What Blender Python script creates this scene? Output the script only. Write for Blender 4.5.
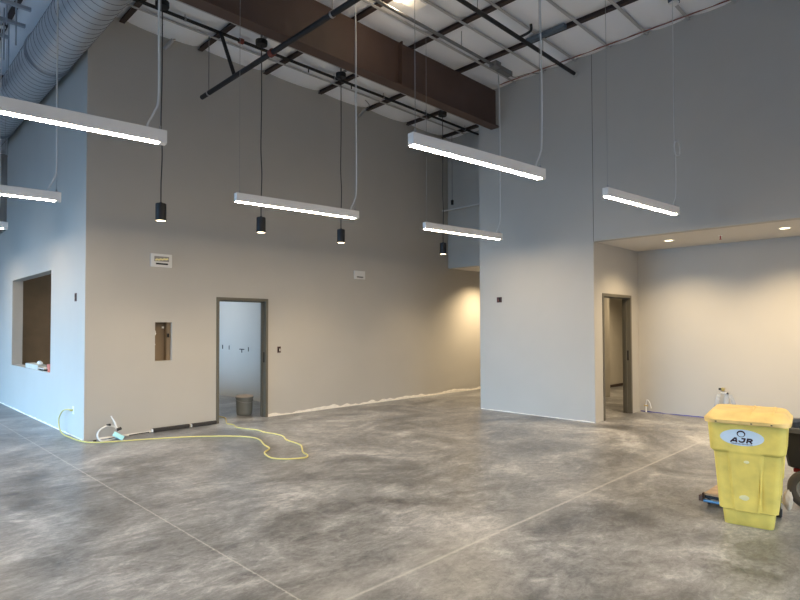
import bpy, bmesh, math, random
from mathutils import Vector, Matrix, noise as mnoise
random.seed(7)
PI = math.pi
for o in list(bpy.data.objects):
    bpy.data.objects.remove(o)
S = bpy.context.scene
C = S.collection

# ------------------------------------------------------------------ camera
cd = bpy.data.cameras.new('camera')
cam = bpy.data.objects.new('camera', cd); C.objects.link(cam)
YAW, PITCH, ROLL = 0.7846, 0.0237, -0.0031
fw = Vector((math.sin(YAW)*math.cos(PITCH), math.cos(YAW)*math.cos(PITCH), math.sin(PITCH)))
rt = Vector((math.cos(YAW), -math.sin(YAW), 0)); up = rt.cross(fw)
r2 = rt*math.cos(ROLL) + up*math.sin(ROLL); u2 = -rt*math.sin(ROLL) + up*math.cos(ROLL)
m = Matrix((r2, u2, -fw)).transposed().to_4x4(); m.translation = Vector((-2.4393, -8.7052, 1.5815))
cam.matrix_world = m
cd.sensor_width = 36; cd.lens = 561.48/800*36; cd.shift_y = 13.61/800; cd.clip_start = .05; cd.clip_end = 100
S.camera = cam

# ------------------------------------------------------------------ world, exposure, daylight
w = bpy.data.worlds.new('sky'); S.world = w; w.use_nodes = True
bg = w.node_tree.nodes['Background']; bg.inputs[0].default_value = (.42, .62, 1, 1); bg.inputs[1].default_value = 1.2
S.view_settings.view_transform = 'Standard'; S.view_settings.look = 'None'
S.view_settings.exposure = 0.42; S.view_settings.gamma = 1; S.view_settings.use_curve_mapping = False

def area(name, loc, direction, sx, sy, power, col, spread=PI):
    l = bpy.data.lights.new(name, 'AREA'); l.shape = 'RECTANGLE'; l.size = sx; l.size_y = sy
    l.energy = power; l.color = col; l.spread = spread
    o = bpy.data.objects.new(name, l); C.objects.link(o); o.location = loc
    o.rotation_euler = Vector(direction).to_track_quat('-Z', 'Y').to_euler()
    return o
# daylight through the left wall's storefront glazing, then two added cool fill lamps
area('daylight_left', (-9.6, 1.9, 2.0), (1, 0, -.33), 11.0, 3.0, 440, (.27, .60, 1), math.radians(64))
area('daylight_floor_fill', (-9.6, -1.5, 2.4), (1, 0, -.85), 12.0, 2.4, 420, (.48, .74, 1), math.radians(84))  # second, steeper lamp added as cool fill for the foreground floor
area('cool_fill_behind', (1.5, -14.6, 2.0), (0, 1, -.75), 8, 3.0, 150, (.60, .80, 1), math.radians(80))  # added lamp, cools the warm ambient by way of the floor

# ------------------------------------------------------------------ materials
def mat(name, col, rough=.6, metal=0., emit=None, es=0, bump=0, bscale=40, var=0, vscale=3):
    ma = bpy.data.materials.new(name); ma.use_nodes = True
    nt = ma.node_tree; b = nt.nodes['Principled BSDF']
    b.inputs['Base Color'].default_value = (*col, 1); b.inputs['Roughness'].default_value = rough
    b.inputs['Metallic'].default_value = metal
    if emit:
        b.inputs['Emission Color'].default_value = (*emit, 1); b.inputs['Emission Strength'].default_value = es
    tc = nt.nodes.new('ShaderNodeTexCoord')
    if var:
        n = nt.nodes.new('ShaderNodeTexNoise'); n.inputs['Scale'].default_value = vscale; n.inputs['Detail'].default_value = 5
        nt.links.new(tc.outputs['Object'], n.inputs['Vector'])
        r = nt.nodes.new('ShaderNodeValToRGB'); r.color_ramp.elements[0].position = .3; r.color_ramp.elements[1].position = .7
        r.color_ramp.elements[0].color = (*[c*(1-var) for c in col], 1); r.color_ramp.elements[1].color = (*[min(1, c*(1+var)) for c in col], 1)
        nt.links.new(n.outputs['Fac'], r.inputs['Fac']); nt.links.new(r.outputs['Color'], b.inputs['Base Color'])
    if bump:
        n2 = nt.nodes.new('ShaderNodeTexNoise'); n2.inputs['Scale'].default_value = bscale; n2.inputs['Detail'].default_value = 4
        nt.links.new(tc.outputs['Object'], n2.inputs['Vector'])
        bp = nt.nodes.new('ShaderNodeBump'); bp.inputs['Strength'].default_value = bump; bp.inputs['Distance'].default_value = .01
        nt.links.new(n2.outputs['Fac'], bp.inputs['Height']); nt.links.new(bp.outputs['Normal'], b.inputs['Normal'])
    return ma

M = {}
M['paint'] = mat('wall_paint', (.455, .435, .395), .7, bump=.08, bscale=120, var=.02, vscale=1.5)
M['soffit'] = mat('soffit_paint', (.66, .62, .56), .8)
M['brown'] = mat('bare_board', (.22, .16, .10), .8, var=.08, vscale=4)
M['steel_brown'] = mat('red_oxide_steel', (.085, .050, .038), .6, var=.12, vscale=2)
M['joist'] = mat('dark_joist_paint', (.045, .028, .024), .6)
M['strap'] = mat('grey_strap', (.46, .45, .44), .6)
M['pipe_black'] = mat('black_pipe', (.014, .013, .013), .6)
M['pipe_grey'] = mat('grey_conduit', (.22, .22, .22), .4, .6)
M['coupling'] = mat('red_coupling', (.22, .05, .03), .5)
M['galv'] = mat('galvanised', (.42, .44, .47), .38, .75, var=.1, vscale=5)
M['frame'] = mat('door_frame_paint', (.115, .105, .080), .45)
M['white_metal'] = mat('white_powdercoat', (.88, .86, .82), .4)
M['cord_white'] = mat('white_cord', (.62, .62, .60), .5)
M['wire'] = mat('steel_wire', (.35, .35, .35), .4, .5)
M['cord_black'] = mat('black_cord', (.03, .03, .03), .5)
M['black'] = mat('black_metal', (.012, .012, .013), .4)
M['rubber'] = mat('black_rubber', (.035, .032, .030), .8, bump=.2, bscale=60)
M['diff'] = mat('lit_diffuser', (.9, .9, .9), .5, emit=(1, .79, .53), es=112)
M['lamp'] = mat('lit_lamp_lens', (.9, .9, .9), .5, emit=(1, .80, .50), es=9)
M['can'] = mat('lit_can_lens', (.9, .9, .9), .5, emit=(1, .86, .52), es=4)
M['yellow'] = mat('yellow_plastic', (.84, .67, .15), .5, var=.13, vscale=7, bump=.06, bscale=90)
M['yellow_lid'] = mat('faded_yellow_lid', (.76, .55, .20), .5, var=.12, vscale=9, bump=.08, bscale=70)
M['sticker'] = mat('white_sticker', (.66, .80, .92), .4)
M['scuff'] = mat('pale_scuff', (.80, .74, .42), .7)
M['ink'] = mat('dark_maroon_ink', (.028, .006, .014), .5)
M['yellow_cord'] = mat('yellow_cord', (.58, .49, .17), .45)
M['plaster'] = mat('joint_compound', (.80, .76, .68), .9, bump=.5, bscale=60, var=.08, vscale=14)
M['bucket'] = mat('grey_bucket', (.19, .20, .19), .55)
M['bucket_rim'] = mat('dusty_bucket_rim', (.40, .35, .30), .8)
M['dark'] = mat('dark_recess', (.01, .01, .01), .9)
M['switch'] = mat('open_box', (.07, .028, .025), .7)
M['white'] = mat('white_plastic', (.8, .8, .78), .5)
M['cyan'] = mat('pale_cyan_card', (.38, .80, .92), .6)
M['orange'] = mat('salmon_cup', (.62, .16, .10), .5)
M['wood'] = mat('tan_plywood', (.45, .32, .20), .7, var=.2, vscale=12)
M['brass'] = mat('brass', (.62, .45, .15), .3, .9)
M['blue_line'] = mat('blue_chalk', (.10, .10, .32), .8)
M['tub'] = mat('black_plastic_tub', (.018, .018, .019), .6)
M['tub_rim'] = mat('worn_grey_rim', (.10, .10, .10), .6)
M['rim'] = mat('painted_wheel_rim', (.36, .35, .32), .5, .3)
M['tyre'] = mat('dusty_tyre', (.085, .078, .065), .85, bump=.4, bscale=50)
M['red'] = mat('red_paint', (.40, .02, .02), .5)
M['blue_metal'] = mat('blue_metal', (.10, .25, .45), .3, .5)
M['bluegrey'] = mat('bluegrey_sheet', (.10, .13, .16), .5)
M['plastic_film'] = mat('clear_film', (.8, .85, .9), .3)
M['plastic_film'].node_tree.nodes['Principled BSDF'].inputs['Alpha'].default_value = .35
gl = bpy.data.materials.new('window_glass'); gl.use_nodes = True
nt = gl.node_tree; nt.nodes.clear()
o_ = nt.nodes.new('ShaderNodeOutputMaterial'); mx = nt.nodes.new('ShaderNodeMixShader'); mx.inputs[0].default_value = .08
t_ = nt.nodes.new('ShaderNodeBsdfTransparent'); g_ = nt.nodes.new('ShaderNodeBsdfGlossy'); g_.inputs['Roughness'].default_value = .02
nt.links.new(t_.outputs[0], mx.inputs[1]); nt.links.new(g_.outputs[0], mx.inputs[2]); nt.links.new(mx.outputs[0], o_.inputs[0])
M['glass'] = gl

# polished concrete
cm = bpy.data.materials.new('polished_concrete'); cm.use_nodes = True; nt = cm.node_tree; b = nt.nodes['Principled BSDF']
tc = nt.nodes.new('ShaderNodeTexCoord')
def N(kind, **kw):
    n = nt.nodes.new(kind)
    for k, v in kw.items():
        if k in n.inputs: n.inputs[k].default_value = v
        else: setattr(n, k, v)
    return n
L = nt.links.new
def mapping(rot, sc):
    mp = N('ShaderNodeMapping'); mp.inputs['Rotation'].default_value = (0, 0, rot); mp.inputs['Scale'].default_value = sc
    L(tc.outputs['Object'], mp.inputs['Vector']); return mp
def mathn(op, a, bb, clamp=False):
    n = N('ShaderNodeMath'); n.operation = op; n.use_clamp = clamp
    for i, v in enumerate((a, bb)):
        if isinstance(v, (int, float)): n.inputs[i].default_value = v
        else: L(v, n.inputs[i])
    return n.outputs[0]
n1 = N('ShaderNodeTexNoise', Scale=.75, Detail=5, Roughness=.6, Distortion=1.2); L(tc.outputs['Object'], n1.inputs['Vector'])
mp = mapping(.6, (1.0, 1.7, 1)); n2 = N('ShaderNodeTexNoise', Scale=2.1, Detail=9, Roughness=.66, Distortion=1.9); L(mp.outputs[0], n2.inputs['Vector'])
mp3 = mapping(-.35, (1.2, 2.2, 1)); n3 = N('ShaderNodeTexNoise', Scale=8, Detail=10, Roughness=.78, Distortion=1.3); L(mp3.outputs[0], n3.inputs['Vector'])
n4 = N('ShaderNodeTexNoise', Scale=26, Detail=6, Roughness=.8, Distortion=.8); L(tc.outputs['Object'], n4.inputs['Vector'])
s = mathn('ADD', mathn('MULTIPLY', n1.outputs['Fac'], .70), mathn('MULTIPLY', n2.outputs['Fac'], .46))
s = mathn('ADD', s, mathn('MULTIPLY', n3.outputs['Fac'], .44)); s = mathn('ADD', s, mathn('MULTIPLY', n4.outputs['Fac'], .18)); s = mathn('MULTIPLY', s, .86)
cr = N('ShaderNodeValToRGB'); e = cr.color_ramp.elements
e[0].position = .62; e[0].color = (.062, .064, .069, 1); e[1].position = .93; e[1].color = (.43, .435, .44, 1)
e2 = cr.color_ramp.elements.new(.72); e2.color = (.135, .138, .144, 1)
e3 = cr.color_ramp.elements.new(.82); e3.color = (.24, .243, .25, 1)
L(s, cr.inputs['Fac'])
# saw-cut joints: pale thin lines where the slab was cut
sx = N('ShaderNodeSeparateXYZ'); L(tc.outputs['Object'], sx.inputs[0])
wob = mathn('MULTIPLY', mathn('SUBTRACT', n3.outputs['Fac'], .5), .035)
def jl(axis, val, wid):
    d = mathn('ABSOLUTE', mathn('ADD', mathn('SUBTRACT', sx.outputs[axis], val), wob), 0)
    return mathn('SUBTRACT', 1, mathn('DIVIDE', d, wid), True)
j = mathn('MAXIMUM', mathn('MULTIPLY', jl(0, -.525, .009), 1), mathn('MULTIPLY', jl(1, -6.15, .02), .75))
halo = mathn('MULTIPLY', mathn('MULTIPLY', jl(1, -6.08, .26), n2.outputs['Fac']), .4)
j2 = mathn('ADD', mathn('MULTIPLY', j, mathn('ADD', mathn('MULTIPLY', n3.outputs['Fac'], 1.1), .05)), halo, True)
mixc = N('ShaderNodeMixRGB'); L(j2, mixc.inputs[0]); L(cr.outputs[0], mixc.inputs[1]); mixc.inputs[2].default_value = (.50, .49, .47, 1)
L(mixc.outputs[0], b.inputs['Base Color'])
rr = mathn('ADD', mathn('MULTIPLY', n2.outputs['Fac'], .30), .20); L(rr, b.inputs['Roughness'])
bp = N('ShaderNodeBump', Strength=.12, Distance=.01); L(s, bp.inputs['Height']); L(bp.outputs['Normal'], b.inputs['Normal'])
M['concrete'] = cm

# insulation facing, wrinkled white vinyl
im = bpy.data.materials.new('white_insulation_facing'); im.use_nodes = True; nt = im.node_tree; b = nt.nodes['Principled BSDF']
tc = nt.nodes.new('ShaderNodeTexCoord')
b.inputs['Base Color'].default_value = (.90, .90, .91, 1); b.inputs['Roughness'].default_value = .30
mp = mapping(.5, (7, .8, 1)); wn = N('ShaderNodeTexNoise', Scale=2.2, Detail=3, Roughness=.5, Distortion=.7); L(mp.outputs[0], wn.inputs['Vector'])
bp = N('ShaderNodeBump', Strength=1.0, Distance=.25); L(wn.outputs['Fac'], bp.inputs['Height']); L(bp.outputs['Normal'], b.inputs['Normal'])
M['insul'] = im

# spiral duct: seams as fine helical ridges
dm = bpy.data.materials.new('spiral_duct_metal'); dm.use_nodes = True; nt = dm.node_tree; b = nt.nodes['Principled BSDF']
tc = nt.nodes.new('ShaderNodeTexCoord')
b.inputs['Metallic'].default_value = .7; b.inputs['Roughness'].default_value = .34; b.inputs['Base Color'].default_value = (.62, .64, .67, 1)
M['duct'] = dm
M['seam'] = mat('duct_seam_shade', (.13, .14, .16), .6, .3)  # shade of the seam grooves put into a darker colour

# ------------------------------------------------------------------ helpers
def link(name, bm, ma, parent=None, smooth=False, kind=None):
    bmesh.ops.recalc_face_normals(bm, faces=bm.faces)
    me = bpy.data.meshes.new(name); bm.to_mesh(me); bm.free()
    for x in (ma if isinstance(ma, (list, tuple)) else [ma]): me.materials.append(x if not isinstance(x, str) else M[x])
    if smooth:
        for f_ in me.polygons: f_.use_smooth = True
        try: me.set_sharp_from_angle(angle=math.radians(38))
        except Exception: pass
    o = bpy.data.objects.new(name, me); C.objects.link(o)
    if parent: o.parent = parent
    if kind: o['kind'] = kind
    return o
def tag(o, label, cat, group=None):
    o['label'] = label; o['category'] = cat
    if group: o['group'] = group
    return o
def empty(name, loc, label, cat, group=None, rz=0):
    o = bpy.data.objects.new(name, None); C.objects.link(o); o.location = loc; o.rotation_euler = (0, 0, rz)
    o.empty_display_size = .1
    return tag(o, label, cat, group)
def box(bm, a, c, mi=0, bev=0):
    vs = [bm.verts.new((x, y, z)) for x in (a[0], c[0]) for y in (a[1], c[1]) for z in (a[2], c[2])]
    fs = []
    for q in ((0,1,3,2), (4,6,7,5), (0,4,5,1), (2,3,7,6), (0,2,6,4), (1,5,7,3)):
        f_ = bm.faces.new([vs[i] for i in q]); f_.material_index = mi; fs.append(f_)
    if bev:
        es = list({e_ for f_ in fs for e_ in f_.edges})
        bmesh.ops.recalc_face_normals(bm, faces=fs)
        bmesh.ops.bevel(bm, geom=es, offset=bev, segments=2, affect='EDGES', profile=.5)
    return vs
def tube(bm, pts, r, seg=8, cap=True):
    pts = [Vector(p_) for p_ in pts]; rings = []; n = len(pts); prev = None
    for i, p_ in enumerate(pts):
        t = (pts[min(i+1, n-1)] - pts[max(i-1, 0)]).normalized()
        if prev is None:
            a = Vector((0, 0, 1)) if abs(t.z) < .9 else Vector((1, 0, 0))
            nn = t.cross(a).normalized()
        else:
            nn = (prev - t*prev.dot(t)).normalized()
        prev = nn; bb = t.cross(nn)
        ri = r[i] if isinstance(r, (list, tuple)) else r
        rings.append([bm.verts.new(p_ + (nn*math.cos(k*2*PI/seg) + bb*math.sin(k*2*PI/seg))*ri) for k in range(seg)])
    for a, c in zip(rings, rings[1:]):
        for k in range(seg): bm.faces.new((a[k], a[(k+1) % seg], c[(k+1) % seg], c[k]))
    if cap:
        bm.faces.new(rings[0][::-1]); bm.faces.new(rings[-1])
def smoothpath(pts, n=6):
    pts = [Vector(p_) for p_ in pts]; out = []
    for i in range(len(pts)-1):
        p0 = pts[max(i-1, 0)]; p1 = pts[i]; p2 = pts[i+1]; p3 = pts[min(i+2, len(pts)-1)]
        for k in range(n):
            t = k/n
            out.append(.5*((2*p1)+(-p0+p2)*t+(2*p0-5*p1+4*p2-p3)*t*t+(-p0+3*p1-3*p2+p3)*t**3))
    out.append(pts[-1]); return out
def lathe(bm, prof, seg=32, cx=0, cy=0, mi=0):
    rings = []
    for r, z in prof:
        if r < 1e-5: rings.append([bm.verts.new((cx, cy, z))])
        else: rings.append([bm.verts.new((cx+r*math.cos(k*2*PI/seg), cy+r*math.sin(k*2*PI/seg), z)) for k in range(seg)])
    for a, c in zip(rings, rings[1:]):
        for k in range(seg):
            k2 = (k+1) % seg
            if len(a) == 1 and len(c) == 1: continue
            if len(a) == 1: f_ = bm.faces.new((a[0], c[k], c[k2]))
            elif len(c) == 1: f_ = bm.faces.new((a[k], a[k2], c[0]))
            else: f_ = bm.faces.new((a[k], a[k2], c[k2], c[k]))
            f_.material_index = mi
def B(name, a, c, ma, parent=None, bev=0, kind=None):
    bm = bmesh.new(); box(bm, a, c, 0, bev); return link(name, bm, ma, parent, kind=kind)
def T(name, pts, r, ma, parent=None, seg=8, kind=None):
    bm = bmesh.new(); tube(bm, pts, r, seg); return link(name, bm, ma, parent, True, kind)
def LT(name, prof, ma, parent=None, seg=32, loc=None, smooth=True):
    bm = bmesh.new(); lathe(bm, prof, seg); o = link(name, bm, ma, parent, smooth)
    if loc: o.location = loc
    return o

def slab(name, axis, t0, t1, u0, u1, v0, v1, holes=(), ma='paint'):
    """upright wall: thickness t0..t1 along axis, u along the other horizontal axis, v = z; rectangular holes (ua,ub,va,vb)"""
    us = sorted({u0, u1, *[h[i] for h in holes for i in (0, 1)]}); vs = sorted({v0, v1, *[h[i] for h in holes for i in (2, 3)]})
    def inh(u, v): return any(h[0] < u < h[1] and h[2] < v < h[3] for h in holes)
    bm = bmesh.new(); cache = {}
    def V(t, u, v):
        k = (t, u, v)
        if k not in cache: cache[k] = bm.verts.new((t, u, v) if axis == 'x' else (u, t, v))
        return cache[k]
    nu, nv = len(us)-1, len(vs)-1
    solid = [[not inh((us[i]+us[i+1])/2, (vs[j_]+vs[j_+1])/2) for j_ in range(nv)] for i in range(nu)]
    for i in range(nu):
        for j_ in range(nv):
            if not solid[i][j_]: continue
            a, b_, c, d = us[i], us[i+1], vs[j_], vs[j_+1]
            for t in (t0, t1): bm.faces.new((V(t, a, c), V(t, b_, c), V(t, b_, d), V(t, a, d)))
            if i == 0 or not solid[i-1][j_]: bm.faces.new((V(t0, a, c), V(t1, a, c), V(t1, a, d), V(t0, a, d)))
            if i == nu-1 or not solid[i+1][j_]: bm.faces.new((V(t0, b_, c), V(t1, b_, c), V(t1, b_, d), V(t0, b_, d)))
            if j_ == 0 or not solid[i][j_-1]: bm.faces.new((V(t0, a, c), V(t1, a, c), V(t1, b_, c), V(t0, b_, c)))
            if j_ == nv-1 or not solid[i][j_+1]: bm.faces.new((V(t0, a, d), V(t1, a, d), V(t1, b_, d), V(t0, b_, d)))
    return link(name, bm, ma, kind='structure')

# ------------------------------------------------------------------ the shell
XB, YB0, YB1, ZS, ZC, XC, XD = 6.34, -2.107, -4.43, 2.98, 6.1, 8.127, 7.897
B('floor', (-9.2, -14.2, -.2), (14, 9.2, 0), 'concrete', kind='structure')
slab('wall_back', 'y', 0, .15, .18, 13.5, 0, 6.25, [(1.965, 2.94, 0, 2.085), (.97, 1.23, 1.07, 1.665)])
slab('wall_left', 'x', 0, .18, 0, 9, 0, 6.25, [(1.80, 4.70, .85, 2.53), (5.35, 9, 3.62, 6.25)])
slab('wall_left_recess', 'x', 1.5, 1.62, 5.35, 9, 3.62, 6.25)
B('trim_1', (.18, 5.35, 3.5), (1.5, 9, 3.62), 'soffit', kind='structure')
slab('wall_right', 'x', XB, XB+.15, YB1, YB0, 0, 6.25)
slab('wall_right_upper', 'x', XB, XB+.15, -14, YB1-.006, ZS, 6.25)
slab('wall_right_recess', 'x', XC, XC+.15, -14, YB1, 0, ZS)
slab('wall_right_side', 'y', YB1, YB1+.13, XB+.15, XC, 0, ZS, [(6.64, 7.79, 0, 2.14)])
slab('wall_passage_side', 'y', YB0-.15, YB0, XB+.15, 13.5, 0, 6.25)
B('ceiling_recess', (XB+.15, -14, ZS), (XC+.15, YB1, ZS+.12), 'soffit', kind='structure')
slab('wall_passage_upper', 'x', XD, XD+.15, YB0, 0, ZS, 6.25)
B('ceiling_passage', (XD+.15, YB0, ZS), (13.5, 0, ZS+.12), 'soffit', kind='structure')
slab('wall_passage_end', 'x', 13.5, 13.65, YB0, 0, 0, ZS)
slab('wall_far_left', 'x', -9.2, -9, -14, 9, 0, 6.25, [(-8.0, 7.5, .1, 3.2)])
slab('wall_front', 'y', -14.2, -14, -9, XC+.15, 0, 6.25, [(-2.5, 5.5, .1, 3.2)])
slab('wall_far_end', 'y', 9, 9.2, -9, 1.62, 0, 6.25)
# room behind the doorway of the main wall
slab('wall_side_room', 'x', 3.92, 4.04, .15, 5.5, 0, 2.9)
slab('wall_side_room_back', 'y', 5.5, 5.62, .18, 4.04, 0, 2.9, ma='brown')
B('ceiling_side_room', (.18, .15, 2.9), (4.04, 5.34, 3.0), 'soffit', kind='structure')
# room behind the right doorway
slab('wall_store_room', 'x', 13.0, 13.12, YB1+.13, YB0-.15, 0, ZS)
slab('wall_store_room_side', 'y', -4.43, -4.3, XC+.15, 13.0, 0, ZS)
slab('wall_store_room_partition', 'y', -3.08, -2.98, 8.9, 9.85, 0, ZS)
B('ceiling_store_room', (XB+.15, YB1+.13, ZS), (13.0, YB0-.15, ZS+.1), 'soffit', kind='structure')
# storefront panes, out of the frame
for nm, ax in (('window_1', 0), ('window_2', 1)):
    bm = bmesh.new(); bg_ = bmesh.new()
    lo, hi, t = ((-8.0, 7.5, -9.12) if ax == 0 else (-2.5, 5.5, -14.12))
    def bb(u0, u1, z0, z1, w_, tgt):
        if ax == 0: box(tgt, (t-w_, u0, z0), (t+w_, u1, z1))
        else: box(tgt, (u0, t-w_, z0), (u1, t+w_, z1))
    k = int(round((hi-lo)/1.6))
    for i in range(k+1):
        u = lo + (hi-lo-.06)*i/k; bb(u, u+.06, .1, 3.2, .05, bm)
    bb(lo+.06, hi-.06, .1, .18, .045, bm); bb(lo+.06, hi-.06, 3.12, 3.2, .045, bm); bb(lo+.06, hi-.06, 2.2, 2.25, .045, bm)
    fr = link(nm, bm, 'black', kind='structure')
    bb(lo+.01, hi-.01, .12, 3.18, .003, bg_); link('pane', bg_, 'glass', fr)

# ceiling: insulation blankets sagging between straps, one quilted surface
J0, JP = .452, 1.2075
STR = [.03-.598*k for k in range(-14, 24)]
bm = bmesh.new()
xs = []; x = -9.0
for k in range(-9, 12):
    for q in range(10): xs.append(J0+JP*(k+q/10))
xs = [x for x in xs if -9.05 < x < 13.5]; ys = [-14+.1*i for i in range(231)]
grid = {}
for i, x in enumerate(xs):
    u = ((x-J0)/JP) % 1
    for j_, y in enumerate(ys):
        v = ((y-.03)/.598) % 1
        sag = .016*math.sin(PI*u)**.5 + .085*(math.sin(PI*u)**.45)*(math.sin(PI*v)**.4)
        wv = .012*mnoise.noise(Vector((x*1.7, y*1.1, 0)))
        grid[i, j_] = bm.verts.new((x, y, 6.165-sag+wv*math.sin(PI*u)))
for i in range(len(xs)-1):
    for j_ in range(len(ys)-1): bm.faces.new((grid[i, j_], grid[i+1, j_], grid[i+1, j_+1], grid[i, j_+1]))
# deck above the blankets
box(bm, (-9.2, -14.2, 6.3), (14, 9.2, 6.45))
link('ceiling', bm, 'insul', smooth=True, kind='structure')

# joists (run away from the main wall), visible between the blankets
ords = ['first', 'second', 'third', 'fourth', 'fifth', 'sixth', 'seventh', 'eighth', 'ninth', 'tenth', 'eleventh', 'twelfth', 'thirteenth']
jx = [J0+JP*k for k in (-2, -1, 0, 1, 2, 3, 4, 5, 6)]
for i, x in enumerate(jx):
    y0 = -13.9; y1 = -.004 if x > 0 else 8.9
    if x > XB: y0 = YB0+.004
    if x > XD: continue
    bm = bmesh.new()
    box(bm, (x-.038, y0, 6.09), (x+.038, y1, 6.102)); box(bm, (x-.006, y0, 6.102), (x+.006, y1, 6.28))
    o = link('roof_joist', bm, 'joist')
    lab = ('dark roof joist over the galvanised duct at far left' if i == 1 else 'dark roof joist left of the galvanised duct' if i == 0 else
           'dark roof joist above the passage behind the right wall' if i == 8 else
           '%s dark roof joist to the right of the corner of the main wall' % ords[i-2])
    if x > XD: lab = 'dark roof joist deep above the passage'
    tag(o, lab, 'joist', 'roof joists between the ceiling blankets')
for k, y in enumerate(STR):
    if y > .5 or y < -9: continue
    x1 = XB-.004 if y < YB0 else XD-.004
    if y > -.01: continue
    bm = bmesh.new(); box(bm, (-8.9, y-.024, 6.080), (x1, y+.024, 6.086))
    o = link('insulation_strap', bm, 'strap')
    tag(o, 'flat grey strap across the ceiling, %s from the main wall' % (ords+['fourteenth', 'fifteenth', 'sixteenth', 'seventeenth', 'eighteenth'])[len([1 for yy in STR if yy < -.01 and yy > y])], 'strap', 'straps holding up the ceiling blankets')
o = B('ceiling_gap_strip', (XB-.16, -13.8, 6.075), (XB-.14, YB0-.6, 6.085), 'coupling')  # brown strip painted in for the dark gap between blanket and wall
tag(o, 'thin brown strip standing in for the dark gap along the ceiling edge beside the upper right wall', 'angle')

# ------------------------------------------------------------------ steel beams
def ibeam(name, y, x0, x1, zb, ma, label, stiff=()):
    r = empty(name, ((x0+x1)/2, y, zb), label, 'beam')
    ox = (x0+x1)/2
    B('bottom_flange', (x0-ox, -.10, 0), (x1-ox, .10, .022), ma, r)
    B('web', (x0-ox, -.008, .022), (x1-ox, .008, 6.07-zb), ma, r)
    for s_ in stiff: B('stiffener', (s_-ox-.008, -.09, .022), (s_-ox+.008, -.008, 6.06-zb), ma, r)
    return r
ibeam('steel_beam', -2.50, -8.95, XB-.003, 5.345, 'steel_brown', 'deep brown steel beam running under the ceiling to the right wall', (3.74,))
bm = bmesh.new()
b2 = empty('roof_girder', (-1.0, 3.25, 5.62), 'brown steel girder end seen past the duct at the far left', 'beam')
B('bottom_flange', (-6, -.12, 0), (.97, .12, .022), 'steel_brown', b2); B('web', (-6, -.01, .022), (.97, .01, .45), 'steel_brown', b2)

# ------------------------------------------------------------------ spiral duct
dr = empty('spiral_duct', (-.325, 0, 5.585), 'large round galvanised spiral duct hanging at upper left', 'duct')
def ductsec(y0, y1):
    bm = bmesh.new(); tube(bm, [(0, y0, 0), (0, (y0+y1)/2, 0), (0, y1, 0)], .298, 64, cap=False)
    sec = link('duct_section', bm, 'duct', dr, True)
    bm = bmesh.new(); pitch = .15; turns = (y1-y0)/pitch; n = int(turns*36)
    tube(bm, [(.2985*math.cos(2*PI*i/36), y0+pitch*i/36, .2985*math.sin(2*PI*i/36)) for i in range(n+1)], .0042, 5)
    link('spiral_seam', bm, 'seam', sec, True)
ductsec(-6.5, .62); ductsec(.66, 4.4); ductsec(4.44, 8.6)
def ring(y, r0, r1, wd, nm='flange_ring'):
    bm = bmesh.new(); n = 48
    for (ra, ya), (rb, yb) in (((r0, y-wd), (r1, y-wd)), ((r1, y-wd), (r1, y+wd)), ((r1, y+wd), (r0, y+wd)), ((r0, y+wd), (r0, y-wd))):
        A_ = [bm.verts.new((ra*math.cos(2*PI*k/n), ya, ra*math.sin(2*PI*k/n))) for k in range(n)]
        B_ = [bm.verts.new((rb*math.cos(2*PI*k/n), yb, rb*math.sin(2*PI*k/n))) for k in range(n)]
        for k in range(n): bm.faces.new((A_[k], A_[(k+1) % n], B_[(k+1) % n], B_[k]))
    bmesh.ops.remove_doubles(bm, verts=bm.verts, dist=1e-5)
    return link(nm, bm, 'galv', dr, True)
for y in (.60, .66, 1.05, 4.36, 4.44): ring(y, .292, .318 if y in (.60, .66, 4.36, 4.44) else .305, .012)
for y in (-4.9, 2.6, 6.2):
    T('hanger_rod', [(-.33, y, .05), (-.33, y, .50)], .006, 'galv', dr, 6); 
    ring(y, .296, .304, .02, 'hanger_band')

# strut trapezes and rods left of the duct
for k, (x1, y, z) in enumerate([(-.70, -.05, 5.80), (-.66, .48, 5.80), (-.76, 1.0, 5.80), (-.70, 1.9, 5.62)]):
    bm = bmesh.new(); box(bm, (-6, y-.022, z-.022), (x1, y+.022, z+.022))
    o = link('steel_strut', bm, 'galv')
    tag(o, 'grey steel strut end left of the duct, %s from the top of the photo' % ords[k], 'strut', 'steel struts beyond the duct')
for k, (x, y, z0) in enumerate([(-.80, .30, 5.42), (-.86, .75, 5.35), (-.74, 1.12, 5.30), (-.95, .05, 5.55)]):
    o = T('threaded_rod', [(x, y, z0), (x, y, 6.09)], .011, 'galv', None, 6)
    tag(o, ['thin rod hanging by the second strut left of the duct', 'thin rod hanging leftmost but one, left of the duct', 'thin rod hanging closest to the duct collar', 'thin rod hanging at the top left corner of the photo'][k], 'rod', 'threaded rods beyond the duct')

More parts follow.
